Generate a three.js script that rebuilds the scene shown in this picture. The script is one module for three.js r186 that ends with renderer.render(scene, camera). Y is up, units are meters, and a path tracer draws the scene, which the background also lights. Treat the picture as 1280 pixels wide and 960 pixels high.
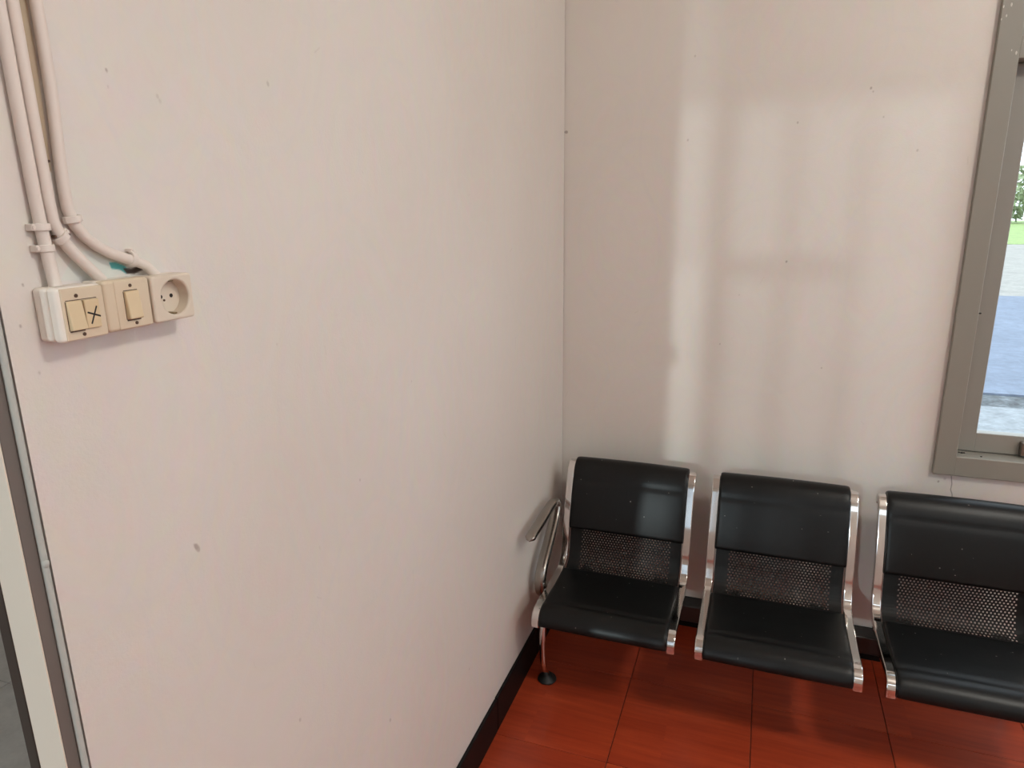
import * as THREE from 'three';
import { RoundedBoxGeometry } from 'three/addons/geometries/RoundedBoxGeometry.js';
import { mergeGeometries, mergeVertices, toCreasedNormals } from 'three/addons/utils/BufferGeometryUtils.js';
import { ImprovedNoise } from 'three/addons/math/ImprovedNoise.js';

// ---------------------------------------------------------------- camera, sky, sun, exposure
const scene = new THREE.Scene();
const camera = new THREE.PerspectiveCamera(2 * Math.atan(480 / 860.77) * 180 / Math.PI, 1280 / 960, 0.05, 200);
camera.position.set(0.6937, 1.5987, 2.4722);
camera.rotation.order = 'YXZ';
camera.rotation.set(-0.25102, 0.3501, -0.01293);

scene.background = new THREE.Color().setRGB(0.82, 0.92, 1.0);   // pale hazy morning sky
scene.backgroundIntensity = 2.3;

const RAD = Math.PI / 180, SUN_AZ = 11 * RAD, SUN_EL = 12 * RAD;
const sun = new THREE.DirectionalLight(new THREE.Color().setRGB(0.86, 1, 0.99), 0.74);
sun.position.set(-Math.sin(SUN_AZ) * Math.cos(SUN_EL) * 30, Math.sin(SUN_EL) * 30, Math.cos(SUN_AZ) * Math.cos(SUN_EL) * 30);
sun.castShadow = true; sun.shadow.radius = 2.5;
sun.shadow.mapSize.set(2048, 2048);
Object.assign(sun.shadow.camera, { left: -20, right: 20, top: 20, bottom: -20, near: 1, far: 90 });
scene.add(sun, sun.target);

const renderer = new THREE.WebGLRenderer({ antialias: true });
renderer.toneMapping = THREE.LinearToneMapping;
renderer.toneMappingExposure = 1.3;
renderer.shadowMap.enabled = true;
const LAMPS = [[2.3, 1.9, 5.0]];    // x, z, candela of the ceiling lamps

// ---------------------------------------------------------------- helpers
let seed = 7;
const rnd = () => { seed = (seed * 1664525 + 1013904223) >>> 0; return seed / 4294967296; };
const used = {};
function numbered(n) { const k = used[n] = (used[n] ?? -1) + 1; return k ? n + '_' + String(k).padStart(3, '0') : n; }
const lin = (r, g, b) => new THREE.Color().setRGB(r, g, b);
const std = (c, o = {}) => new THREE.MeshPhysicalMaterial({ color: c, roughness: 0.6, ...o });
function mesh(name, geo, mat, parent) {
  const m = new THREE.Mesh(Array.isArray(geo) ? mergeGeometries(geo.map(g => g.index ? g.toNonIndexed() : g)) : geo, mat);
  m.name = parent ? name : numbered(name); m.castShadow = m.receiveShadow = true; (parent ?? scene).add(m); return m;
}
function group(name, parent) { const g = new THREE.Group(); g.name = parent ? name : numbered(name); (parent ?? scene).add(g); return g; }
function tag(o, label, category, grp) { Object.assign(o.userData, { label, category }); if (grp) o.userData.group = grp; return o; }
function structure(o, label, category) { o.userData.kind = 'structure'; if (label) Object.assign(o.userData, { label, category }); return o; }
const plain = g => { g = g.index ? g.toNonIndexed() : g; return g; };
const box = (x0, x1, y0, y1, z0, z1) => new THREE.BoxGeometry(x1 - x0, y1 - y0, z1 - z0).translate((x0 + x1) / 2, (y0 + y1) / 2, (z0 + z1) / 2);
const rbox = (x0, x1, y0, y1, z0, z1, r = 0.003, s = 2) => new RoundedBoxGeometry(x1 - x0, y1 - y0, z1 - z0, s, r).translate((x0 + x1) / 2, (y0 + y1) / 2, (z0 + z1) / 2);
const V = (x, y, z) => new THREE.Vector3(x, y, z);
function tube(pts, r, seg = 40, rad = 10, tension = 0.5) {
  const c = new THREE.CatmullRomCurve3(pts.map(p => V(...p)), false, 'centripetal', tension);
  return new THREE.TubeGeometry(c, seg, r, rad, false);
}
function capEnd(p, r) { return new THREE.SphereGeometry(r, 12, 8).translate(...p); }
function setUV(g, fn) {
  const p = g.attributes.position, uv = new Float32Array(p.count * 2);
  for (let i = 0; i < p.count; i++) { const [u, v] = fn(p.getX(i), p.getY(i), p.getZ(i)); uv[i * 2] = u; uv[i * 2 + 1] = v; }
  g.setAttribute('uv', new THREE.BufferAttribute(uv, 2)); return g;
}
const perlin = new ImprovedNoise();
function dataTex(n, fn, srgb) {
  const d = new Uint8Array(n * n * 4);
  for (let y = 0; y < n; y++) for (let x = 0; x < n; x++) { const c = fn(x / n, y / n); for (let k = 0; k < 3; k++) d[(y * n + x) * 4 + k] = Math.max(0, Math.min(255, c[k])); d[(y * n + x) * 4 + 3] = 255; }
  const t = new THREE.DataTexture(d, n, n); t.wrapS = t.wrapT = THREE.RepeatWrapping; t.magFilter = THREE.LinearFilter; t.minFilter = THREE.LinearMipmapLinearFilter; t.generateMipmaps = true;
  if (srgb) t.colorSpace = THREE.SRGBColorSpace; t.needsUpdate = true; return t;
}

// ---------------------------------------------------------------- materials
const PAINT = '#ddd5cc';
const rollerBump = dataTex(512, (u, v) => {
  const a = perlin.noise(u * 60, v * 60, 1.3) * 0.5 + perlin.noise(u * 140, v * 140, 4.1) * 0.35 + perlin.noise(u * 9, v * 9, 8) * 0.8;
  const g = 128 + 60 * a; return [g, g, g];
});
function wallTexture(w, h, marks, seedNo) {       // size in metres; marks(ctx, px) draws the spots in metres from the lower left corner
  const N = 2048, cv = document.createElement('canvas'); cv.width = cv.height = N;
  const c = cv.getContext('2d'); c.fillStyle = PAINT; c.fillRect(0, 0, N, N);
  seed = seedNo;
  for (let i = 0; i < 260; i++) {                 // cloudy, uneven coats of paint
    const x = rnd() * N, y = rnd() * N, r = 60 + rnd() * 220, warm = rnd() < 0.5;
    const g = c.createRadialGradient(x, y, 0, x, y, r), col = warm ? '212,197,188' : '228,223,214';
    g.addColorStop(0, `rgba(${col},0.10)`); g.addColorStop(1, `rgba(${col},0)`); c.fillStyle = g; c.fillRect(x - r, y - r, 2 * r, 2 * r);
  }
  for (let i = 0; i < 70; i++) {                  // fine scuffs
    c.strokeStyle = `rgba(150,130,118,${0.06 + rnd() * 0.1})`; c.lineWidth = 0.7 + rnd() * 1.3; const x = rnd() * N, y = rnd() * N, a = rnd() * 3;
    c.beginPath(); c.moveTo(x, y); c.lineTo(x + Math.cos(a) * (4 + rnd() * 14), y + Math.sin(a) * (4 + rnd() * 22)); c.stroke();
  }
  const X = x => x / w * N, Y = y => N - y / h * N, sx = N / w, sy = N / h;
  const spot = (x, y, rx, ry, turn, col) => { c.save(); c.translate(X(x), Y(y)); c.scale(sx, sy); c.rotate(turn); c.fillStyle = col; c.beginPath(); c.ellipse(0, 0, rx, ry, 0, 0, 7); c.fill(); c.restore(); };
  marks(c, X, Y, spot);
  const t = new THREE.CanvasTexture(cv); t.colorSpace = THREE.SRGBColorSpace; t.magFilter = THREE.LinearFilter; return t;
}
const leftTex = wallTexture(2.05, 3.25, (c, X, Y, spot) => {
  // u runs with z
  for (const [y, z, r, k] of [[1.75, 1.855, .0022, .65], [1.733, 1.856, .0016, .25], [1.732, 1.789, .003, .22], [1.727, 1.786, .003, .18], [1.776, 1.584, .004, .3], [1.1, 1.422, .003, .35], [.521, 1.372, .005, .35], [.75, 1.656, .004, .3], [1.49, 2.0, .0018, .6], [1.53, 1.99, .0016, .7], [1.44, 1.99, .002, .35], [1.40, 1.62, .002, .2], [1.24, 1.2, .003, .2], [.9, .9, .003, .22], [.35, .95, .004, .25]])
    spot(z, y, r * 0.7, r * 0.95, 0.3, `rgba(110,90,78,${k * 0.6})`);
  spot(1.822, 1.158, .0035, .0075, 0.45, 'rgba(156,140,130,0.5)');
  spot(1.824, 1.161, .0025, .006, 0.5, 'rgba(140,124,116,0.3)');
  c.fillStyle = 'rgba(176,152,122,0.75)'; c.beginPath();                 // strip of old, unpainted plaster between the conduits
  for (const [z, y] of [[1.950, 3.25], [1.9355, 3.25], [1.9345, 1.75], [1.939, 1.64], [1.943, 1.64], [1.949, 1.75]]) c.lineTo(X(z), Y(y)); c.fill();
  // chip down to the old turquoise coat and the grey filler around it
  c.save(); c.globalAlpha = 0.55; c.fillStyle = '#d6d8d2'; c.beginPath();
  for (const [z, y] of [[1.93, 1.555], [1.90, 1.562], [1.875, 1.55], [1.862, 1.535], [1.90, 1.524], [1.95, 1.53]]) c.lineTo(X(z), Y(y)); c.fill(); c.restore();
  c.fillStyle = '#4fa3a0'; c.beginPath();
  for (const [z, y] of [[1.889, 1.5445], [1.880, 1.5435], [1.870, 1.5395], [1.864, 1.533], [1.869, 1.530], [1.876, 1.5355], [1.887, 1.5375]]) c.lineTo(X(z), Y(y)); c.fill();
  c.fillStyle = '#3a2a22'; c.beginPath();
  for (const [z, y] of [[1.872, 1.5365], [1.861, 1.535], [1.842, 1.5385], [1.840, 1.534], [1.858, 1.529], [1.868, 1.530]]) c.lineTo(X(z), Y(y)); c.fill();
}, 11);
const backTex = wallTexture(2.4, 3.25, (c, X, Y, spot) => {
  for (const [x, y, r, k] of [[.957, 1.934, .004, .5], [.964, 1.924, .003, .35], [.759, 1.846, .0035, .4], [.761, 1.414, .004, .5], [.899, 1.063, .003, .4], [.567, 1.127, .003, .4], [.434, 2.064, .0035, .3], [.424, 1.808, .004, .3], [1.102, 1.75, .004, .3], [1.286, .704, .004, .55], [1.303, .716, .005, .25], [1.0, 1.85, .003, .3], [.62, 1.3, .003, .2]])
    spot(x, y, r * 0.75, r, 0.2, `rgba(116,98,86,${k * 0.75})`);
  spot(.006, 1.852, .006, .005, 0, 'rgba(120,104,94,0.5)');
  c.strokeStyle = 'rgba(105,98,88,0.6)'; c.lineWidth = 2.2; c.beginPath();    // hairline crack below the window
  for (const [x, y] of [[1.32, .728], [1.325, .70], [1.324, .68], [1.33, .665], [1.333, .645], [1.334, .62]]) c.lineTo(X(x), Y(y)); c.stroke();
}, 23);
const bumpL = rollerBump.clone(); bumpL.repeat.set(8, 12); bumpL.needsUpdate = true;
const M = {
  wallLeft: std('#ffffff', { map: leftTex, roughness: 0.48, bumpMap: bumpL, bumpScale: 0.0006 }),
  wallBack: std('#ffffff', { map: backTex, roughness: 0.45, bumpMap: bumpL, bumpScale: 0.0006 }),
  paint: std(PAINT, { roughness: 0.6 }),
  ceiling: std('#e9e4dc', { roughness: 0.8 }),
  outer: std('#b9b2a6', { roughness: 0.8 }),
  frame: std(lin(0.27, 0.25, 0.21), { roughness: 0.42 }),
  sash: std(lin(0.28, 0.26, 0.225), { roughness: 0.42 }),
  doorFace: std(lin(0.155, 0.132, 0.115), { roughness: 0.5 }),
  jamb: std(lin(0.74, 0.65, 0.54), { roughness: 0.45 }),
  bead: std(lin(0.47, 0.48, 0.44), { roughness: 0.4 }),
  darkWood: std(lin(0.035, 0.02, 0.013), { roughness: 0.5 }),
  grout: std(lin(0.1, 0.032, 0.02), { roughness: 0.9 }),
  skirting: std(lin(0.006, 0.005, 0.005), { roughness: 0.5, specularIntensity: 0.4 }),
  chrome: std(lin(0.7, 0.68, 0.66), { metalness: 1, roughness: 0.08 }),
  steel: std(lin(0.36, 0.33, 0.3), { metalness: 1, roughness: 0.22 }),
  steelDark: std(lin(0.01, 0.0095, 0.009), { metalness: 0.1, roughness: 0.5, specularIntensity: 0.5 }),
  blackSteel: std(lin(0.008, 0.008, 0.008), { roughness: 0.4 }),
  rubber: std(lin(0.012, 0.014, 0.013), { roughness: 0.5 }),
  conduit: std('#e2d5cb', { roughness: 0.5 }),
  clip: std('#e4d8ce', { roughness: 0.45 }),
  boxWhite: std('#efe5d9', { roughness: 0.35 }),
  plate: std('#d8c5ab', { roughness: 0.38 }),
  rocker: std('#d9c29c', { roughness: 0.3 }),
  socket: std('#dacbb8', { roughness: 0.35 }),
  screw: std(lin(0.09, 0.045, 0.025), { roughness: 0.6 }),
  hole: std(lin(0.012, 0.008, 0.006), { roughness: 0.8 }),
  ink: std(lin(0.012, 0.009, 0.01), { roughness: 0.6 }),
  brass: std(lin(0.32, 0.24, 0.14), { metalness: 1, roughness: 0.4 }),
  glass: new THREE.MeshPhysicalMaterial({ color: '#f4f8fa', transmission: 1, roughness: 0.02, thickness: 0, ior: 1.5 }),
  tinted: new THREE.MeshPhysicalMaterial({ color: lin(0.48, 0.5, 0.52), transmission: 1, roughness: 0.02, thickness: 0, ior: 1.5 }),
  tintedLow: new THREE.MeshPhysicalMaterial({ color: lin(0.72, 0.74, 0.76), transmission: 1, roughness: 0.02, thickness: 0, ior: 1.5 }),
  tintedTop: new THREE.MeshPhysicalMaterial({ color: lin(0.16, 0.17, 0.18), transmission: 1, roughness: 0.02, thickness: 0, ior: 1.5 }),
  tintedMore: new THREE.MeshPhysicalMaterial({ color: lin(0.3, 0.31, 0.33), transmission: 1, roughness: 0.02, thickness: 0, ior: 1.5 }),
  tintedDark: new THREE.MeshPhysicalMaterial({ color: lin(0.34, 0.36, 0.38), transmission: 1, roughness: 0.02, thickness: 0, ior: 1.5 }),
};

// ---------------------------------------------------------------- the room
const H = 3.25, RX = 4.0, RZ = 4.0, HX = -2.4;     // ceiling height, right wall, front wall, far wall of the hall
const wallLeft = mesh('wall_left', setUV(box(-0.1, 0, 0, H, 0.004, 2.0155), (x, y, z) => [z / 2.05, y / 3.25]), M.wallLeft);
structure(wallLeft, 'long off-white painted wall carrying the switches and conduits', 'wall');
const WX0 = 1.262, WX1 = 2.62, WY0 = 0.735, WY1 = 2.62;     // outline of the window in the back wall
const wallBack = mesh('wall_back', [
  box(HX - 0.15, WX0 + 0.02, 0, H, -0.14, 0), box(WX1 - 0.02, RX + 0.15, 0, H, -0.14, 0),
  box(WX0 + 0.02, WX1 - 0.02, 0, WY0 + 0.02, -0.14, 0), box(WX0 + 0.02, WX1 - 0.02, WY1 - 0.02, H, -0.14, 0),
].map(g => setUV(g, (x, y) => [x / 2.4, y / 3.25])), M.wallBack);
structure(wallBack, 'off-white painted wall behind the row of black seats', 'wall');
structure(mesh('wall_right', [box(RX, RX + 0.14, 0, H, 0, 0.3), box(RX, RX + 0.14, 0, H, 3.7, RZ), box(RX, RX + 0.14, 0, 1.2, 0.3, 3.7), box(RX, RX + 0.14, 2.9, H, 0.3, 3.7)], M.paint));
structure(mesh('wall_hall', box(HX - 0.14, HX, 0, H, 0, RZ), M.paint));
structure(mesh('wall_front', [box(HX, -2.2, 0, H, RZ, RZ + 0.1), box(0.42, 1.1, 0, H, RZ, RZ + 0.1), box(1.1, 3.8, 0, 2.5, RZ, RZ + 0.1), box(3.8, RX, 0, H, RZ, RZ + 0.1), box(1.1, 3.8, 3.0, H, RZ, RZ + 0.1), box(-2.2, 0.42, 0, 0.95, RZ, RZ + 0.1), box(-2.2, -0.246, 3.15, H, RZ, RZ + 0.1), box(-0.246, 0.42, 2.79, H, RZ, RZ + 0.1)], M.paint));
structure(mesh('ceiling', box(HX - 0.14, RX + 0.14, H, H + 0.12, -0.14, RZ + 0.1), M.ceiling));

// floor: one tile after the other over a bed of grout
const grain = [0, 1, 2].map(k => dataTex(512, (u, v) => {
  const s = perlin.noise(u * 3 + k * 9, v * 46, k * 3.7) * 0.55 + perlin.noise(u * 7, v * 120 + k * 5, 9.1 + k) * 0.35 + perlin.noise(u * 2, v * 7, 20 + k) * 0.7;
  const m = perlin.noise(u * 90, v * 90, 3 + k) * 0.15, t = 1 + 0.16 * s + 0.06 * m;
  return [170 * t, 64 * t * (1 + 0.1 * s), 36 * t * (1 + 0.1 * s)];
}, true));
const tileMats = grain.map(t => std('#ffffff', { map: t, roughness: 0.3 }));
const S = 0.40, TX = 0.3606, TZ = 0.3844, GAP = 0.0024;
const floor = group('floor'); structure(floor, 'glossy brick-red ceramic tiles with faint wood grain', 'floor');
mesh('grout_bed', box(0, RX, -0.08, -0.0035, 0, RZ), M.grout, floor);
function tileField(parent, mats, x0, x1, z0, z1, ox, oz, size) {
  for (let i = Math.floor((x0 - ox) / size); ox + i * size < x1; i++) for (let j = Math.floor((z0 - oz) / size); oz + j * size < z1; j++) {
    const a = Math.max(x0, ox + i * size + GAP / 2), b = Math.min(x1, ox + (i + 1) * size - GAP / 2), c = Math.max(z0, oz + j * size + GAP / 2), d = Math.min(z1, oz + (j + 1) * size - GAP / 2);
    if (b - a < 0.01 || d - c < 0.01) continue;
    const g = new RoundedBoxGeometry(b - a, 0.009, d - c, 1, 0.0012).translate((a + b) / 2, -0.0045, (c + d) / 2);
    const o1 = rnd(), o2 = rnd();
    setUV(g, (x, y, z) => [x / 0.8 + o1, z / 0.8 + o2]);
    mesh('tile', g, mats[(i * 5 + j * 3 + 99) % mats.length], parent);
  }
}
seed = 3; tileField(floor, tileMats, 0, RX, 0, RZ, TX, TZ, S);
// the hall beyond the open doorway has a grey tiled floor
const hallFloor = group('floor_hall'); structure(hallFloor, 'grey tiled floor of the dim hall beyond the door frame', 'floor');
mesh('grout_bed', box(HX, 0, -0.08, -0.004, 0, RZ), std(lin(0.06, 0.055, 0.05), { roughness: 0.9 }), hallFloor);
const greyTile = dataTex(256, (u, v) => { const s = perlin.noise(u * 14, v * 14, 2) * 0.6 + perlin.noise(u * 60, v * 60, 5) * 0.4, g = 186 + 16 * s; return [g, g * 0.97, g * 0.93]; }, true);
tileField(hallFloor, [std('#ffffff', { map: greyTile, roughness: 0.35 })], HX, 0, 0, RZ, -0.2, 0.12, 0.5);

// black skirting tiles along both walls
const skirtL = group('baseboard_left'); structure(skirtL, 'black skirting tiles along the long wall', 'baseboard');
for (let z = 0.769 - 0.8, k = 0; z < 2.0; z += 0.4, k++) mesh('tile', rbox(0.0, 0.0105, 0, 0.1165 + (k % 2 ? 0.001 : -0.001), Math.max(0.012, z + 0.001), Math.min(2.01, z + 0.399), 0.002, 1), M.skirting, skirtL);
const skirtB = group('baseboard_back'); structure(skirtB, 'black skirting tiles behind the seats', 'baseboard');
for (let x = 0, k = 0; x < RX; x += 0.4, k++) mesh('tile', rbox(x + 0.001, x + 0.399, 0, 0.1265, 0.0, 0.0105, 0.002, 1), M.skirting, skirtB);

// ---------------------------------------------------------------- window in the back wall
const win = group('window_1'); structure(win, 'grey-painted wooden window with a recessed casement', 'window');
{
  const F = 0.06, z0 = -0.11, z1 = 0.018;
  mesh('frame_stile', rbox(WX0, WX0 + F, WY0, WY1, z0, z1, 0.003), M.frame, win);
  mesh('frame_stile', rbox(WX1 - F, WX1, WY0, WY1, z0, z1, 0.003), M.frame, win);
  mesh('frame_sill', rbox(WX0 + F - 0.002, WX1 - F + 0.002, WY0, WY0 + 0.066, z0, z1, 0.003), M.frame, win);
  mesh('frame_head', rbox(WX0 + F - 0.002, WX1 - F + 0.002, WY1 - F, WY1, z0, z1, 0.003), M.frame, win);
  mesh('transom', rbox(WX0 + F - 0.002, WX1 - F + 0.002, 1.985, 2.045, z0, z1, 0.003), M.frame, win);
  const mid = (WX0 + WX1) / 2;
  mesh('mullion', rbox(mid - 0.03, mid + 0.03, WY0 + 0.064, WY1 - F + 0.002, z0, z1 - 0.002, 0.003), M.frame, win);
  const cell = (a, b, c, d, rail) => {
    const s = group('casement', win), w = 0.061, q0 = -0.09, q1 = -0.05;
    mesh('sash_stile', rbox(a, a + w, c, d, q0, q1, 0.003), M.sash, s);
    mesh('sash_stile', rbox(b - w, b, c, d, q0, q1, 0.003), M.sash, s);
    mesh('sash_rail', rbox(a + w - 0.002, b - w + 0.002, c, c + rail, q0, q1, 0.003), M.sash, s);
    mesh('sash_rail', rbox(a + w - 0.002, b - w + 0.002, d - 0.05, d, q0, q1, 0.003), M.sash, s);
    mesh('pane', new THREE.PlaneGeometry(b - a - 2 * w + 0.01, d - c - rail - 0.05 + 0.01).translate((a + b) / 2, (c + rail + d - 0.05) / 2, -0.072), M.glass, s);
    return s;
  };
  for (const [a, b] of [[WX0 + F + 0.002, mid - 0.032], [mid + 0.032, WX1 - F - 0.002]]) {
    const s = cell(a, b, WY0 + 0.068, 1.983, 0.064);
    // the casement stay on the bottom rail
    mesh('stay_arm', [rbox(a + 0.19, a + 0.32, WY0 + 0.092, WY0 + 0.108, -0.05, -0.042, 0.002), rbox(a + 0.182, a + 0.21, WY0 + 0.074, WY0 + 0.118, -0.05, -0.024, 0.003)], std(lin(0.22, 0.18, 0.15), { metalness: 0.8, roughness: 0.35 }), s);
    cell(a, b, 2.047, WY1 - F - 0.002, 0.045);
  }
  // old screw heads and a knot of dirt in the sill corner
  const dirt = M.hole;
  for (const [x, y, z, r] of [[1.3245, 1.267, 0.0185, 0.004], [1.395, 0.802, -0.004, 0.0035], [1.345, 0.803, -0.024, 0.0045], [1.352, 0.803, -0.026, 0.0035], [1.338, 0.803, -0.027, 0.003]])
    mesh('screw_hole', new THREE.IcosahedronGeometry(r, 1).scale(1, 0.6, 0.5).translate(x, y, z), dirt, win);
  const chipMat = std(lin(0.62, 0.58, 0.52), { roughness: 0.7 });
  for (const [x, y, s] of [[1.284, 2.125, .004], [1.266, 2.122, .003], [1.276, 2.098, .003], [1.265, 2.09, .0025], [1.313, 2.0, .004], [1.301, 2.008, .002]])
    mesh('paint_chip', new THREE.IcosahedronGeometry(s, 1).scale(0.6, 1.3, 0.15).translate(x, y, 0.018), chipMat, win);
}
// glazing in the front wall: pane tints are made up to grade the sun bands
const win2 = group('window_2'); structure(win2, 'glazing in the front wall behind the camera, pane tints made up for the light bands', 'window');
{
  const z = RZ + 0.05;
  const bar = (n, x0, x1, y0, y1) => mesh(n, rbox(x0, x1, y0, y1, z - 0.03, z + 0.03, 0.003), M.frame, win2);
  bar('mullion', -0.276, -0.216, 0.95, 3.15); bar('mullion', -0.045, -0.02, 0.95, 2.79); bar('mullion', 0.165, 0.19, 0.95, 2.79);
  bar('transom', -0.216, -0.045, 2.245, 2.29); bar('transom', -0.02, 0.165, 2.245, 2.29);
  bar('mullion', -1.25, -1.19, 0.95, 3.15); bar('frame_sill', -2.2, 0.42, 0.9, 0.95); 
  const pane = (x0, x1, y0, y1, m) => mesh('pane', new THREE.PlaneGeometry(x1 - x0, y1 - y0).translate((x0 + x1) / 2, (y0 + y1) / 2, z), m, win2);
  pane(-2.2, -1.22, 0.95, 3.15, M.glass); pane(-1.22, -0.246, 0.95, 2.27, M.tintedLow); pane(-1.22, -0.246, 2.27, 2.79, M.tinted); pane(-1.22, -0.246, 2.79, 3.15, M.tintedTop); pane(-0.246, -0.03, 0.95, 2.79, M.tintedDark); pane(-0.03, 0.18, 0.95, 2.79, M.tintedMore); pane(0.18, 0.42, 0.95, 2.79, M.tintedDark);
}
const win4 = group('window_4'); structure(win4, 'added unseen clerestory in the front wall for frontal fill light', 'window');  // added out of view to bring more frontal light onto the back wall
for (const x of [1.1, 1.98, 2.86, 3.74]) mesh('mullion', rbox(x, x + 0.06, 2.5, 3.0, RZ + 0.02, RZ + 0.08, 0.003), M.frame, win4);
for (const x of [1.16, 2.04, 2.92]) mesh('pane', new THREE.PlaneGeometry(0.82, 0.5).translate(x + 0.41, 2.75, RZ + 0.05), M.glass, win4);
const win3 = group('window_3'); structure(win3, 'window in the right wall', 'window');
{
  const x0 = RX + 0.03, x1 = RX + 0.1;
  const bar = (n, y0, y1, z0, z1) => mesh(n, rbox(x0, x1, y0, y1, z0, z1, 0.003), M.frame, win3);
  for (const z of [0.3, 1.13, 1.97, 2.81, 3.64]) bar(z === 0.3 || z === 3.64 ? 'frame_stile' : 'mullion', 1.2, 2.9, z, z + 0.06);
  for (const z of [0.36, 1.19, 2.03, 2.87]) {
    const w = z === 0.36 ? 0.77 : z === 2.87 ? 0.77 : 0.78;
    bar('frame_sill', 1.2, 1.26, z, z + w); bar('frame_head', 2.84, 2.9, z, z + w); bar('transom', 2.2, 2.26, z, z + w);
    for (const [a, b] of [[1.26, 2.2], [2.26, 2.84]]) mesh('pane', new THREE.PlaneGeometry(w, b - a).rotateY(-Math.PI / 2).translate(RX + 0.065, (a + b) / 2, z + w / 2), M.glass, win3);
  }
}

// ---------------------------------------------------------------- door frame at the end of the left wall
const door = group('door_1'); structure(door, 'grey-painted door frame post at the end of the wall', 'door frame');
{
  const bead = new THREE.CylinderGeometry(0.0036, 0.0036, 2.35, 12).translate(0.0005, 1.175, 2.0225);
  mesh('bead', [plain(bead), plain(new THREE.SphereGeometry(0.0041, 10, 8).scale(1, 1.6, 1).translate(0.0012, 1.24, 2.0225))], M.bead, door);
  mesh('frame_post', rbox(-0.046, -0.002, 0, 2.35, 2.0185, 2.0395, 0.0015), M.doorFace, door);
  mesh('jamb_lining', rbox(-0.046, -0.0022, 0, 2.35, 2.0395, 2.0412, 0.0006), M.jamb, door);
  mesh('stop_bead', rbox(-0.064, -0.046, 0, 2.35, 2.0185, 2.0417, 0.002), M.darkWood, door);
  mesh('head_post', rbox(-0.1, 0, 2.35, H, 2.0185, 2.046, 0.002), M.frame, door);
}

// ---------------------------------------------------------------- the row of seats
const X1 = 0.0956, W = 0.4029, P = 0.5101;
const PROFILE = [[0.118, 0.664], [0.128, 0.679], [0.147, 0.684], [0.164, 0.671], [0.185, 0.632], [0.208, 0.570], [0.229, 0.500], [0.243, 0.440], [0.253, 0.395], [0.274, 0.356], [0.312, 0.336], [0.37, 0.330], [0.44, 0.329], [0.51, 0.332], [0.56, 0.334], [0.588, 0.331], [0.604, 0.317], [0.609, 0.293]];
const path = new THREE.CatmullRomCurve3(PROFILE.map(([z, y]) => V(0, y, z)), false, 'centripetal');
const NS = 400, samples = path.getSpacedPoints(NS), LEN = path.getLength();
function at(s) {                                   // s in 0..1 -> point and the normal that points at the sitter
  const f = Math.max(0, Math.min(1, s)) * NS, i = Math.min(NS - 1, Math.floor(f)), p = samples[i].clone().lerp(samples[i + 1], f - i);
  const a = samples[Math.max(0, i - 2)], b = samples[Math.min(NS, i + 3)], dz = b.z - a.z, dy = b.y - a.y, l = Math.hypot(dz, dy);
  return { y: p.y, z: p.z, ny: dz / l, nz: -dy / l };
}
function sAtY(y) { for (let i = 40; i <= NS; i++) if (samples[i].y <= y) return i / NS; return 1; }
function sAtZ(z) { for (let i = 200; i <= NS; i++) if (samples[i].z >= z) return i / NS; return 1; }
const sBack0 = 0.0, sBack1 = sAtY(0.468), sSeat0 = sAtZ(0.315), sSeat1 = 1.0;
// upholstered pad: a closed cushion that follows the seat curve
function padGeometry(s0, s1, thick, back, crease) {
  const nu = 56, nv = 30, pos = [], uv = [], idx = [];
  const edge = (t, w) => { const e = Math.min(t, 1 - t); return e >= w ? 1 : Math.pow(1 - Math.pow(1 - e / w, 2.6), 1 / 2.6); };
  const shell = (sign, base) => {
    for (let i = 0; i <= nu; i++) for (let j = 0; j <= nv; j++) {
      const u = i / nu, v = 0.5 - 0.5 * Math.cos(Math.PI * j / nv), uu = 0.5 - 0.5 * Math.cos(Math.PI * u);
      const q = at(s0 + (s1 - s0) * uu), h = edge(uu, 0.05) * (0.75 + 0.25 * edge(v, 0.04));
      let t = sign > 0 ? thick * h * (1 + 0.12 * Math.sin(Math.PI * v)) : -back * h;
      if (sign > 0) for (const [c, d] of crease) t -= d * Math.exp(-Math.pow((uu - c) / 0.028, 2));
      pos.push((v - 0.5) * W, q.y + q.ny * t, q.z + q.nz * t); uv.push(v, uu);
    }
    for (let i = 0; i < nu; i++) for (let j = 0; j < nv; j++) {
      const a = base + i * (nv + 1) + j, b = a + 1, c = a + nv + 1, d = c + 1;
      sign > 0 ? idx.push(a, c, b, b, c, d) : idx.push(a, b, c, b, d, c);
    }
  };
  shell(1, 0); shell(-1, (nu + 1) * (nv + 1));
  const K = (nu + 1) * (nv + 1);                   // close the two long sides
  for (let i = 0; i < nu; i++) for (const j of [0, nv]) { const a = i * (nv + 1) + j, b = a + nv + 1; j ? idx.push(a, b, a + K, b, b + K, a + K) : idx.push(a, a + K, b, b, a + K, b + K); }
  const g = new THREE.BufferGeometry();
  g.setAttribute('position', new THREE.Float32BufferAttribute(pos, 3)); g.setAttribute('uv', new THREE.Float32BufferAttribute(uv, 2)); g.setIndex(idx); g.computeVertexNormals();
  return g;
}
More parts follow.
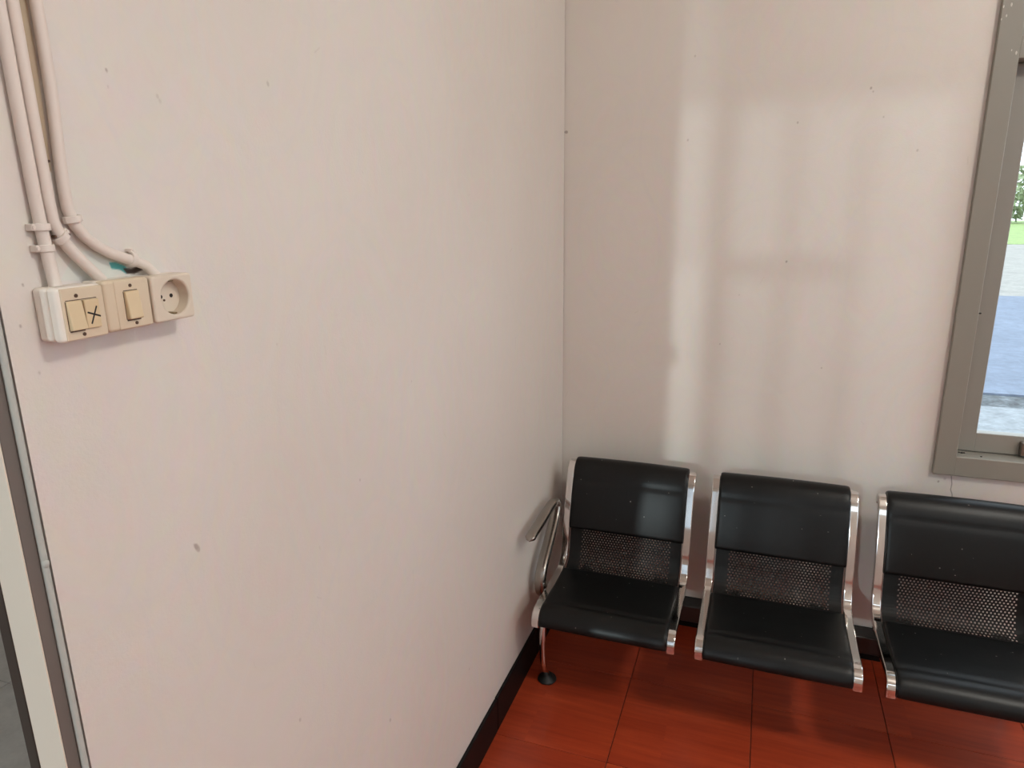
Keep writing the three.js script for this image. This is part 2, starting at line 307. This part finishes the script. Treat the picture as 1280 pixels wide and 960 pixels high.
// steel sheet with punched holes in the open middle zone
function sheetGeometry() {
  const T = 0.0016, off = -0.002, pos = [], idx = [];
  const vert = (x, s, d) => { const q = at(s); pos.push(x, q.y + q.ny * d, q.z + q.nz * d); return pos.length / 3 - 1; };
  const quad = (x0, x1, s0, s1, n) => { for (let i = 0; i < n; i++) for (const side of [0, 1]) { const a = s0 + (s1 - s0) * i / n, b = s0 + (s1 - s0) * (i + 1) / n, d = off - side * T;
    const p = [vert(x0, a, d), vert(x1, a, d), vert(x0, b, d), vert(x1, b, d)]; side ? idx.push(p[0], p[1], p[2], p[1], p[3], p[2]) : idx.push(p[0], p[2], p[1], p[1], p[2], p[3]); } };
  const hx = W / 2 - 0.004, px = 0.0102, mx = 0.036, h0 = sBack1 - 0.012, h1 = sSeat0 + 0.012;
  const cols = Math.floor((2 * hx - 2 * mx) / px), xs = -cols * px / 2, rows = Math.round((h1 - h0) * LEN / 0.0088), ds = (h1 - h0) / rows, r = 0.0028;
  quad(-hx, hx, 0.02, h0, 40); quad(-hx, hx, h1, 0.985, 40);
  for (let j = 0; j < rows; j++) {
    const s0 = h0 + j * ds, shift = (j % 2) * px / 2;
    quad(-hx, xs + shift, s0, s0 + ds, 1); quad(xs + shift + (cols - 0) * px, hx, s0, s0 + ds, 1);
    for (let i = 0; i < cols; i++) {
      const cx = xs + shift + (i + 0.5) * px, cs = s0 + ds / 2, ring = [];
      for (let k = 0; k < 8; k++) {
        const a = k * Math.PI / 4, m = Math.max(Math.abs(Math.cos(a)), Math.abs(Math.sin(a)));
        const ox = cx + Math.cos(a) / m * px / 2, os = cs + Math.sin(a) / m * ds / 2, ix = cx + Math.cos(a) * r, is = cs + Math.sin(a) * r / LEN;
        ring.push([vert(ox, os, off), vert(ix, is, off), vert(ox, os, off - T), vert(ix, is, off - T)]);
      }
      for (let k = 0; k < 8; k++) { const a = ring[k], b = ring[(k + 1) % 8]; idx.push(a[0], a[1], b[0], b[0], a[1], b[1], a[2], b[2], a[3], b[2], b[3], a[3], a[1], a[3], b[1], b[1], a[3], b[3]); }
    }
  }
  const g = new THREE.BufferGeometry(); g.setAttribute('position', new THREE.Float32BufferAttribute(pos, 3)); g.setIndex(idx);
  g.computeVertexNormals(); return setUV(g, (x, y) => [x, y]);
}
// chromed side band: the seat curve as a flat bar with rounded ends
function sideFrameGeometry() {
  const front = 0.010, back = 0.016, out = [], inn = [], n = 90;
  for (let i = 0; i <= n; i++) { const q = at(i / n), k = i / n; const f = front * (k > 0.93 ? 1 - (k - 0.93) * 3 : 1); out.push([q.z + q.nz * f, q.y + q.ny * f]); inn.push([q.z - q.nz * back, q.y - q.ny * back]); }
  const cap = s => { const q = at(s), res = [], sg = s > 0.5 ? 1 : -1, tz = q.ny * sg, ty = -q.nz * sg; for (let k = 1; k < 6; k++) { const a = k / 6 * Math.PI, w = (front + back) / 2, m = (front - back) / 2; const e = w * Math.cos(a) * sg, d = w * 0.75 * Math.sin(a); res.push([q.z + q.nz * (m + e) + tz * d, q.y + q.ny * (m + e) + ty * d]); } return res; };
  const pts = [...out, ...cap(1), ...inn.reverse(), ...cap(0)];
  const sh = new THREE.Shape(pts.map(([z, y]) => new THREE.Vector2(z, y)));
  const w = 0.025, b = 0.003;
  let g = new THREE.ExtrudeGeometry(sh, { depth: w - 2 * b, bevelEnabled: true, bevelThickness: b, bevelSize: b, bevelOffset: -b, bevelSegments: 2, curveSegments: 4 });
  g = g.translate(0, 0, -(w - 2 * b) / 2);
  // shape (x = z, y = y), extrusion along x
  const p = g.attributes.position; for (let i = 0; i < p.count; i++) { const a = p.getX(i), y = p.getY(i), c = p.getZ(i); p.setXYZ(i, -c, y, a); }
  g.deleteAttribute('normal'); return toCreasedNormals(g, 0.6);
}
function vinyl(seedNo) {                           // black leatherette with a few specks of dust and plaster
  const n = 512, cv = document.createElement('canvas'); cv.width = cv.height = n; const c = cv.getContext('2d'); c.fillStyle = '#0b0c0c'; c.fillRect(0, 0, n, n);
  seed = seedNo; for (let i = 0; i < 900; i++) { c.fillStyle = `rgba(${rnd() < .5 ? '60,60,58' : '8,8,8'},${0.1 * rnd()})`; c.fillRect(rnd() * n, rnd() * n, 2 + rnd() * 9, 2 + rnd() * 9); }
  for (let i = 0; i < 9; i++) { c.fillStyle = `rgba(190,186,176,${0.35 + rnd() * 0.5})`; c.beginPath(); c.ellipse(20 + rnd() * (n - 40), 20 + rnd() * (n - 40), 1.2 + rnd() * 2, 1.5 + rnd() * 2.5, 0, 0, 7); c.fill(); }
  const t = new THREE.CanvasTexture(cv); t.colorSpace = THREE.SRGBColorSpace; t.magFilter = THREE.LinearFilter;
  return std('#ffffff', { map: t, roughness: 0.38, specularIntensity: 0.6, bumpMap: rollerBump, bumpScale: 0.0003 });
}
const bench = tag(group('waiting_bench'), 'three-seat black padded waiting bench with chrome side frames against the wall', 'bench');
{
  const backPad = padGeometry(sBack0, sBack1, 0.021, 0.006, [[0.37, 0.002]]), seatPad = padGeometry(sSeat0, sSeat1, 0.020, 0.006, [[0.76, 0.002]]);
  const sheet = sheetGeometry(), side = sideFrameGeometry();
  for (let k = 0; k < 3; k++) {
    const u = group('seat', bench); u.position.x = X1 + W / 2 + k * P;
    mesh('back_pad', backPad, vinyl(40 + k), u).userData.label = 'black leatherette back cushion';
    mesh('seat_pad', seatPad, vinyl(60 + k), u).userData.label = 'black leatherette seat cushion';
    mesh('perforated_panel', sheet, M.steelDark, u).userData.label = 'perforated dark steel panel';
    for (const s of [-1, 1]) { const f = mesh('side_frame', side, M.chrome, u); f.position.x = s * (W / 2 + 0.0125); f.userData.label = 'chrome side band'; }
    for (const s of [-0.13, 0.13]) mesh('bracket', rbox(s - 0.02, s + 0.02, 0.28, 0.325, 0.25, 0.40, 0.004), M.blackSteel, u);
  }
  const xa = X1 - 0.012, xb = X1 + 2 * P + W + 0.012;
  mesh('beam', rbox(xa - 0.01, xb + 0.01, 0.225, 0.285, 0.27, 0.33, 0.005), M.blackSteel, bench);
  for (const e of [0, 1]) {
    const X = x => e ? xb + xa - x : x, xl = 0.085;
    mesh('front_leg', [tube([[X(xl), 0.262, 0.31], [X(xl), 0.272, 0.43], [X(xl), 0.262, 0.515], [X(xl), 0.215, 0.537], [X(xl), 0.12, 0.533], [X(xl), 0.075, 0.52], [X(xl), 0.018, 0.489]], 0.0105, 60, 14)].map(plain), M.chrome, bench);
    mesh('rear_leg', [tube([[X(xl), 0.262, 0.30], [X(xl), 0.26, 0.20], [X(xl), 0.22, 0.135], [X(xl), 0.12, 0.118], [X(xl), 0.018, 0.12]], 0.0105, 50, 14)].map(plain), M.chrome, bench);
    for (const z of [0.487, 0.12]) mesh('foot_pad', new THREE.LatheGeometry([[0, 0], [0.031, 0], [0.033, 0.004], [0.031, 0.010], [0.018, 0.016], [0.015, 0.026], [0, 0.026]].map(([a, b]) => new THREE.Vector2(a, b)), 28).translate(X(xl), 0, z), M.rubber, bench);
    // arm rest: a flattened chrome bar bent back and down to the beam
    const ap = [[0.553, 0.553], [0.56, 0.545], [0.567, 0.46], [0.575, 0.34], [0.572, 0.268], [0.552, 0.238], [0.518, 0.252], [0.455, 0.325], [0.405, 0.395], [0.378, 0.424], [0.345, 0.436], [0.31, 0.43], [0.278, 0.39], [0.262, 0.32]];
    const c = new THREE.CatmullRomCurve3(ap.map(([y, z]) => V(0, y, z)), false, 'centripetal'), n = 110, m = 16, pos = [], idx = [];
    const q = c.getSpacedPoints(n);
    for (let i = 0; i <= n; i++) {
      const a = q[Math.max(0, i - 1)], b = q[Math.min(n, i + 1)], t = b.clone().sub(a).normalize(), nn = V(0, -t.z, t.y), k = i / n;
      const end = i === 0 ? 0.02 : i === 1 ? 0.75 : 1, wx = (k < 0.4 ? 0.0175 : 0.0175 + Math.min(1, (k - 0.4) / 0.1) * 0.0015) * end, wn = (0.0095 + 0.006 * Math.min(1, Math.max(0, (k - 0.35) / 0.1))) * end;
      for (let j = 0; j < m; j++) { const an = j / m * 2 * Math.PI, ca = Math.cos(an), sa = Math.sin(an), pw = v => Math.sign(v) * Math.pow(Math.abs(v), 0.6); pos.push(X(0.045) + pw(ca) * wx, q[i].y + nn.y * pw(sa) * wn, q[i].z + nn.z * pw(sa) * wn); }
    }
    for (let i = 0; i < n; i++) for (let j = 0; j < m; j++) { const a = i * m + j, b = i * m + (j + 1) % m; idx.push(a, b, a + m, b, b + m, a + m); }
    const g = new THREE.BufferGeometry(); g.setAttribute('position', new THREE.Float32BufferAttribute(pos, 3)); g.setIndex(idx); g.computeVertexNormals();
    mesh('armrest', setUV(g, (x, y, z) => [z, y]), M.steel, bench);
  }
}

// ---------------------------------------------------------------- switches and socket on the left wall
const SY0 = 1.4725, SY1 = 1.5275, CY = 1.5;
function surfaceBox(name, z0, z1, label, category, faceMat) {
  const t = tag(group(name), label, category); t.position.set(0, name === 'double_switch' ? CY - 0.0015 : CY, (z0 + z1) / 2);
  const w = (z1 - z0) / 2, h = (SY1 - SY0) / 2;
  mesh('back_box', rbox(-0.0005, 0.0195, -h, h, -w, w, 0.004, 3), M.boxWhite, t);
  mesh('cover', rbox(0.0198, 0.0335, -h - 0.0006, h + 0.0006, -w - 0.0004, w + 0.0004, 0.0045, 3), faceMat ?? M.boxWhite, t);
  return { t, w, h };
}
const screwAt = (t, y, z, x = 0.0352) => { const s = mesh('screw', new THREE.CylinderGeometry(0.0019, 0.0019, 0.0012, 12).rotateZ(Math.PI / 2).translate(x, y, z), M.screw, t); return s; };
// local z grows towards the camera's left
{
  const { t, w, h } = surfaceBox('double_switch', 1.9305, 1.983, 'yellowed double rocker switch with a black X on one rocker', 'switch');
  mesh('face_plate', rbox(0.031, 0.035, -h + 0.001, h - 0.001, -w + 0.001, w - 0.004, 0.0015), M.plate, t);
  const ya = -0.0165, yb = 0.0135;
  for (const [a, b, tilt] of [[0.0015, 0.0185, 0.12], [-0.0165, 0.0005, -0.03]]) {
    const r = mesh('rocker', rbox(-0.002, 0.004, ya, yb, a, b, 0.0012), M.rocker, t); r.position.x = 0.0345; r.rotation.z = tilt;
    if (tilt < 0) {
      const stroke = (ang, len, z, y) => new THREE.CylinderGeometry(0.0009, 0.0009, len, 6).scale(0.4, 1, 1).rotateX(ang).translate(0.00405, y, z);
      mesh('pen_mark', [stroke(-0.42, 0.0195, -0.0085, -0.003), stroke(-1.95, 0.0155, -0.0085, -0.0022)], M.ink, r).userData.label = 'black hand-drawn X';
    }
  }
  mesh('gap', [box(0.0348, 0.0352, yb + 0.0004, yb + 0.0012, -0.0165, 0.0185), box(0.0348, 0.0353, ya - 0.0014, ya - 0.0002, 0.0015, 0.0185), box(0.0348, 0.0352, ya, yb, 0.0186, 0.0193), box(0.0348, 0.0352, ya, yb, 0.0005, 0.0015)], M.screw, t);
  screwAt(t, 0.0185, 0.006); screwAt(t, -0.0215, 0.0035);
}
{
  const { t, w, h } = surfaceBox('single_switch', 1.8705, 1.9285, 'yellowed single rocker switch between the marked switch and the socket', 'switch', M.plate);
  mesh('face_plate', rbox(0.031, 0.0345, -h + 0.001, h - 0.001, -w + 0.001, w - 0.012, 0.0015), M.plate, t);
  const r = mesh('rocker', rbox(-0.002, 0.005, -0.0165, 0.0145, -0.0115, 0.0065, 0.0015), M.rocker, t); r.position.x = 0.034; r.rotation.z = 0.1;
  mesh('gap', [box(0.0343, 0.0347, 0.0148, 0.0157, -0.0115, 0.0065), box(0.0343, 0.0348, -0.0182, -0.0166, -0.0115, 0.0065), box(0.0343, 0.0347, -0.0165, 0.0145, 0.0066, 0.0072)], M.screw, t);
  screwAt(t, 0.0205, -0.003, 0.0347); screwAt(t, -0.0215, -0.005, 0.0347);
}
{
  const z0 = 1.8075, z1 = 1.868, t = tag(group('wall_socket'), 'cream round two-pin wall socket at the end of the switch row', 'socket');
  t.position.set(0, CY, (z0 + z1) / 2); const w = (z1 - z0) / 2, h = (SY1 - SY0) / 2 - 0.0005, R = 0.0205, cz = -0.003;
  mesh('back_box', rbox(-0.0005, 0.012, -h, h, -w, w, 0.004, 3), M.boxWhite, t);
  const sh = new THREE.Shape(), c = 0.005;
  sh.moveTo(-w + c, -h); sh.lineTo(w - c, -h); sh.quadraticCurveTo(w, -h, w, -h + c); sh.lineTo(w, h - c); sh.quadraticCurveTo(w, h, w - c, h); sh.lineTo(-w + c, h); sh.quadraticCurveTo(-w, h, -w, h - c); sh.lineTo(-w, -h + c); sh.quadraticCurveTo(-w, -h, -w + c, -h);
  const hole = new THREE.Path(); hole.absarc(-cz, 0, R, 0, Math.PI * 2, true); sh.holes.push(hole);
  const g = new THREE.ExtrudeGeometry(sh, { depth: 0.0185, bevelEnabled: true, bevelThickness: 0.0025, bevelSize: 0.0025, bevelOffset: -0.0025, bevelSegments: 3, curveSegments: 40 });
  g.rotateY(Math.PI / 2).translate(0.0135, 0, 0);
  mesh('cover', g, M.socket, t);
  const lining = new THREE.CylinderGeometry(R - 0.0004, R - 0.0004, 0.02, 48, 1, true).rotateZ(Math.PI / 2).translate(0.0225, 0, cz); 
  mesh('recess_floor', new THREE.CylinderGeometry(R + 0.001, R + 0.001, 0.007, 40).rotateZ(Math.PI / 2).translate(0.0155, 0, cz), M.socket, t);
  for (const d of [-0.0078, 0.0078]) mesh('pin_hole', new THREE.CylinderGeometry(0.0024, 0.0024, 0.0006, 14).rotateZ(Math.PI / 2).translate(0.0191, 0.0005, cz + d), M.hole, t);
  for (const s of [-1, 1]) mesh('earth_clip', rbox(0.019, 0.031, s * (R - 0.0012) - 0.001, s * (R - 0.0012) + 0.001, cz - 0.003, cz + 0.003, 0.0008, 1), M.brass, t);
  mesh('screw', new THREE.SphereGeometry(0.0014, 8, 6).translate(0.0193, -0.004, cz + 0.0035), M.screw, t);
  lining.dispose();
}

// ---------------------------------------------------------------- conduits and clips above the switches
const GC = 'painted conduits above the switches';
tag(mesh('conduit', [tube([[0.0065, H, 1.9695], [0.0065, 2.2, 1.969], [0.0065, 1.7, 1.9675], [0.0075, 1.58, 1.966], [0.011, 1.526, 1.9645]], 0.0061, 60, 12)].map(plain), M.conduit), 'straight painted conduit running down into the marked double switch', 'conduit', GC);
tag(mesh('conduit', [tube([[0.0065, H, 1.9560], [0.0065, 2.2, 1.9555], [0.0065, 1.72, 1.9543], [0.0065, 1.62, 1.9530], [0.007, 1.592, 1.9525], [0.008, 1.570, 1.9455], [0.010, 1.546, 1.927], [0.012, 1.532, 1.915], [0.012, 1.527, 1.911]], 0.0060, 90, 12)].map(plain), M.conduit), 'painted conduit bending down into the single switch', 'conduit', GC);
tag(mesh('conduit', [tube([[0.007, H, 1.936], [0.007, 2.1, 1.934], [0.007, 1.85, 1.931], [0.007, 1.72, 1.9305], [0.007, 1.63, 1.934], [0.0075, 1.595, 1.9325], [0.008, 1.575, 1.921], [0.009, 1.557, 1.897], [0.0095, 1.547, 1.872], [0.010, 1.54, 1.852], [0.012, 1.53, 1.841], [0.012, 1.526, 1.839]], 0.0060, 110, 12)].map(plain), M.conduit), 'thin painted conduit sweeping across to the round socket', 'conduit', GC);
function clip(y, z, r, turn, label) {              // saddle clip: an arch over the conduit with a lug and a nail
  const t = tag(group('cable_clip'), label, 'cable clip', 'cable clips above the switches'); t.position.set(0, y, z); t.rotation.x = turn;
  const sh = new THREE.Shape(); sh.absarc(0, 0.0075, r + 0.0019, -0.2, Math.PI + 0.2, false); sh.absarc(0, 0.0075, r + 0.0002, Math.PI + 0.2, -0.2, true);
  const g = new THREE.ExtrudeGeometry(sh, { depth: 0.006, bevelEnabled: true, bevelThickness: 0.0006, bevelSize: 0.0005, bevelSegments: 1, curveSegments: 14 });
  g.translate(0, 0, -0.003); const p = g.attributes.position; for (let i = 0; i < p.count; i++) { const a = p.getX(i), b = p.getY(i), c = p.getZ(i); p.setXYZ(i, b, c, a); } g.deleteAttribute('normal');
  mesh('saddle', toCreasedNormals(g, 0.6), M.clip, t);
  mesh('lug', rbox(-0.0003, 0.010, -0.0035, 0.0035, r + 0.001, r + 0.0052, 0.0012), M.clip, t);
  mesh('nail', new THREE.CylinderGeometry(0.0017, 0.0017, 0.001, 10).rotateZ(Math.PI / 2).translate(0.0104, 0, r + 0.0032), M.clip, t);
}
clip(1.5855, 1.9662, 0.0060, 0, 'upper white clip on the straight conduit');
clip(1.5645, 1.9656, 0.0060, 0, 'lower white clip on the straight conduit');
clip(1.5745, 1.9475, 0.0060, Math.PI + 0.7, 'white clip on the conduit bending to the single switch');
clip(1.5925, 1.9315, 0.0066, Math.PI + 0.15, 'white clip where the thin conduit starts to bend');
clip(1.5465, 1.8660, 0.0066, Math.PI + 1.25, 'white clip on the thin conduit above the single switch');
for (const [y, z] of [[1.577, 1.9405], [1.5755, 1.9555], [1.650, 1.9435]]) tag(mesh('wall_nail', new THREE.CylinderGeometry(0.0016, 0.0013, 0.005, 10).rotateZ(Math.PI / 2).translate(y > 1.6 ? 0.0025 : 0.0095, y, z), M.screw), y > 1.6 ? 'dark nail head between the conduits above the clips' : y > 1.576 ? 'dark nail head beside the thin conduit clip' : 'dark nail head beside the straight conduit clips', 'nail', y > 1.6 ? undefined : 'nails among the clips');

// ---------------------------------------------------------------- ceiling lamps (above the picture)
LAMPS.forEach(([x, z, cd]) => {
  if (!cd) return;
  const t = tag(group('ceiling_lamp'), 'round opal ceiling lamp', 'lamp');
  t.position.set(x, H, z);
  mesh('base', new THREE.CylinderGeometry(0.16, 0.16, 0.03, 40).translate(0, -0.015, 0), M.ceiling, t);
  mesh('shade', new THREE.SphereGeometry(0.15, 32, 12, 0, Math.PI * 2, Math.PI / 2, Math.PI / 2).scale(1, 0.5, 1).translate(0, -0.03, 0), new THREE.MeshStandardMaterial({ color: '#ffffff', emissive: lin(1, 0.98, 0.91), emissiveIntensity: 1.2, roughness: 0.5 }), t);
  const l = new THREE.PointLight(lin(1, 0.98, 0.91), cd); l.position.set(x, H - 0.16, z); l.castShadow = true; l.shadow.radius = 8; scene.add(l);
});

// ---------------------------------------------------------------- outside the window
const GY = -0.2;
const gravelTex = (base, amp) => dataTex(512, (u, v) => { const s = perlin.noise(u * 80, v * 80, 2) * 0.5 + perlin.noise(u * 25, v * 25, 6) * 0.6 + perlin.noise(u * 6, v * 6, 1) * 0.5; return base.map(b => b * (1 + amp * s)); }, true);
function ground(name, z0, z1, tex, label, y = GY, cat = 'ground', rep = 3) {
  const g = setUV(box(-30, 60, y - 0.1, y, z0, z1), (x, yy, z) => [x / rep, z / rep]);
  return structure(mesh(name, g, std('#ffffff', { map: tex, roughness: 0.85 })), label, cat);
}
ground('ground_gravel', -4.62, -0.14, gravelTex([138, 143, 146], 0.2), 'pale gravel yard below the window');
ground('ground_drain', -5.15, -4.62, gravelTex([88, 93, 96], 0.6), 'dark speckled drain channel across the yard', GY - 0.02);
ground('ground_shade_tone', -13.5, -5.15, gravelTex([112, 122, 138], 0.14), 'paved yard behind the building, its shade painted as a blue-grey tone');  // building shadow on the yard put into the colour as a bluish tone
ground('ground_sunlit_tone', -33, -13.5, gravelTex([146, 143, 136], 0.14), 'paving beyond the shadow line, sunlight painted in as a pale tone');  // sunlit stretch of the same yard painted as paler ground
ground('ground_lawn', -75, -33, gravelTex([134, 156, 92], 0.25), 'green lawn beyond the paving', GY + 0.02);
structure(mesh('ground_front', box(-60, 60, GY - 0.1, GY, RZ + 0.1, 60), std('#b0aca2', { roughness: 0.9 })));
structure(mesh('ground_side', [box(-30, HX - 0.15, GY - 0.1, GY, -0.14, RZ + 0.1), box(RX + 0.15, 60, GY - 0.1, GY, -0.14, RZ + 0.1)], std('#b0aca2', { roughness: 0.9 })));
seed = 91;
const leafMats = [std(lin(0.34, 0.4, 0.24), { roughness: 0.9 }), std(lin(0.46, 0.46, 0.3), { roughness: 0.9 })];
for (let k = 0; k < 2; k++) {
  const t = tag(group('garden_shrub'), ['pale green leafy shrub at the far edge of the lawn', 'pale straw-coloured leafy shrub at the far edge of the lawn'][k], 'shrub', 'shrubs beyond the lawn');
  t.position.set(19.2 + k * 4.6, GY, -66 - rnd() * 3); t.scale.setScalar(1.4);
  const leaves = [], m4 = new THREE.Matrix4(), e = new THREE.Euler();
  const leaf = new THREE.PlaneGeometry(0.34, 0.2);
  for (let i = 0; i < 700; i++) { const th = rnd() * 6.283, ph = Math.acos(2 * rnd() - 1), r = 1.5 * Math.cbrt(0.25 + 0.75 * rnd()); e.set(rnd() * 6, rnd() * 6, rnd() * 6); m4.makeRotationFromEuler(e).setPosition(Math.cos(th) * Math.sin(ph) * r, 1.7 + Math.cos(ph) * r * 1.1, Math.sin(th) * Math.sin(ph) * r); leaves.push(leaf.clone().applyMatrix4(m4)); }
  mesh('foliage', leaves, leafMats[k % 2], t);
  mesh('stem', new THREE.CylinderGeometry(0.07, 0.12, 1.6, 8).translate(0, 0.8, 0), M.darkWood, t);
}

renderer.render(scene, camera);
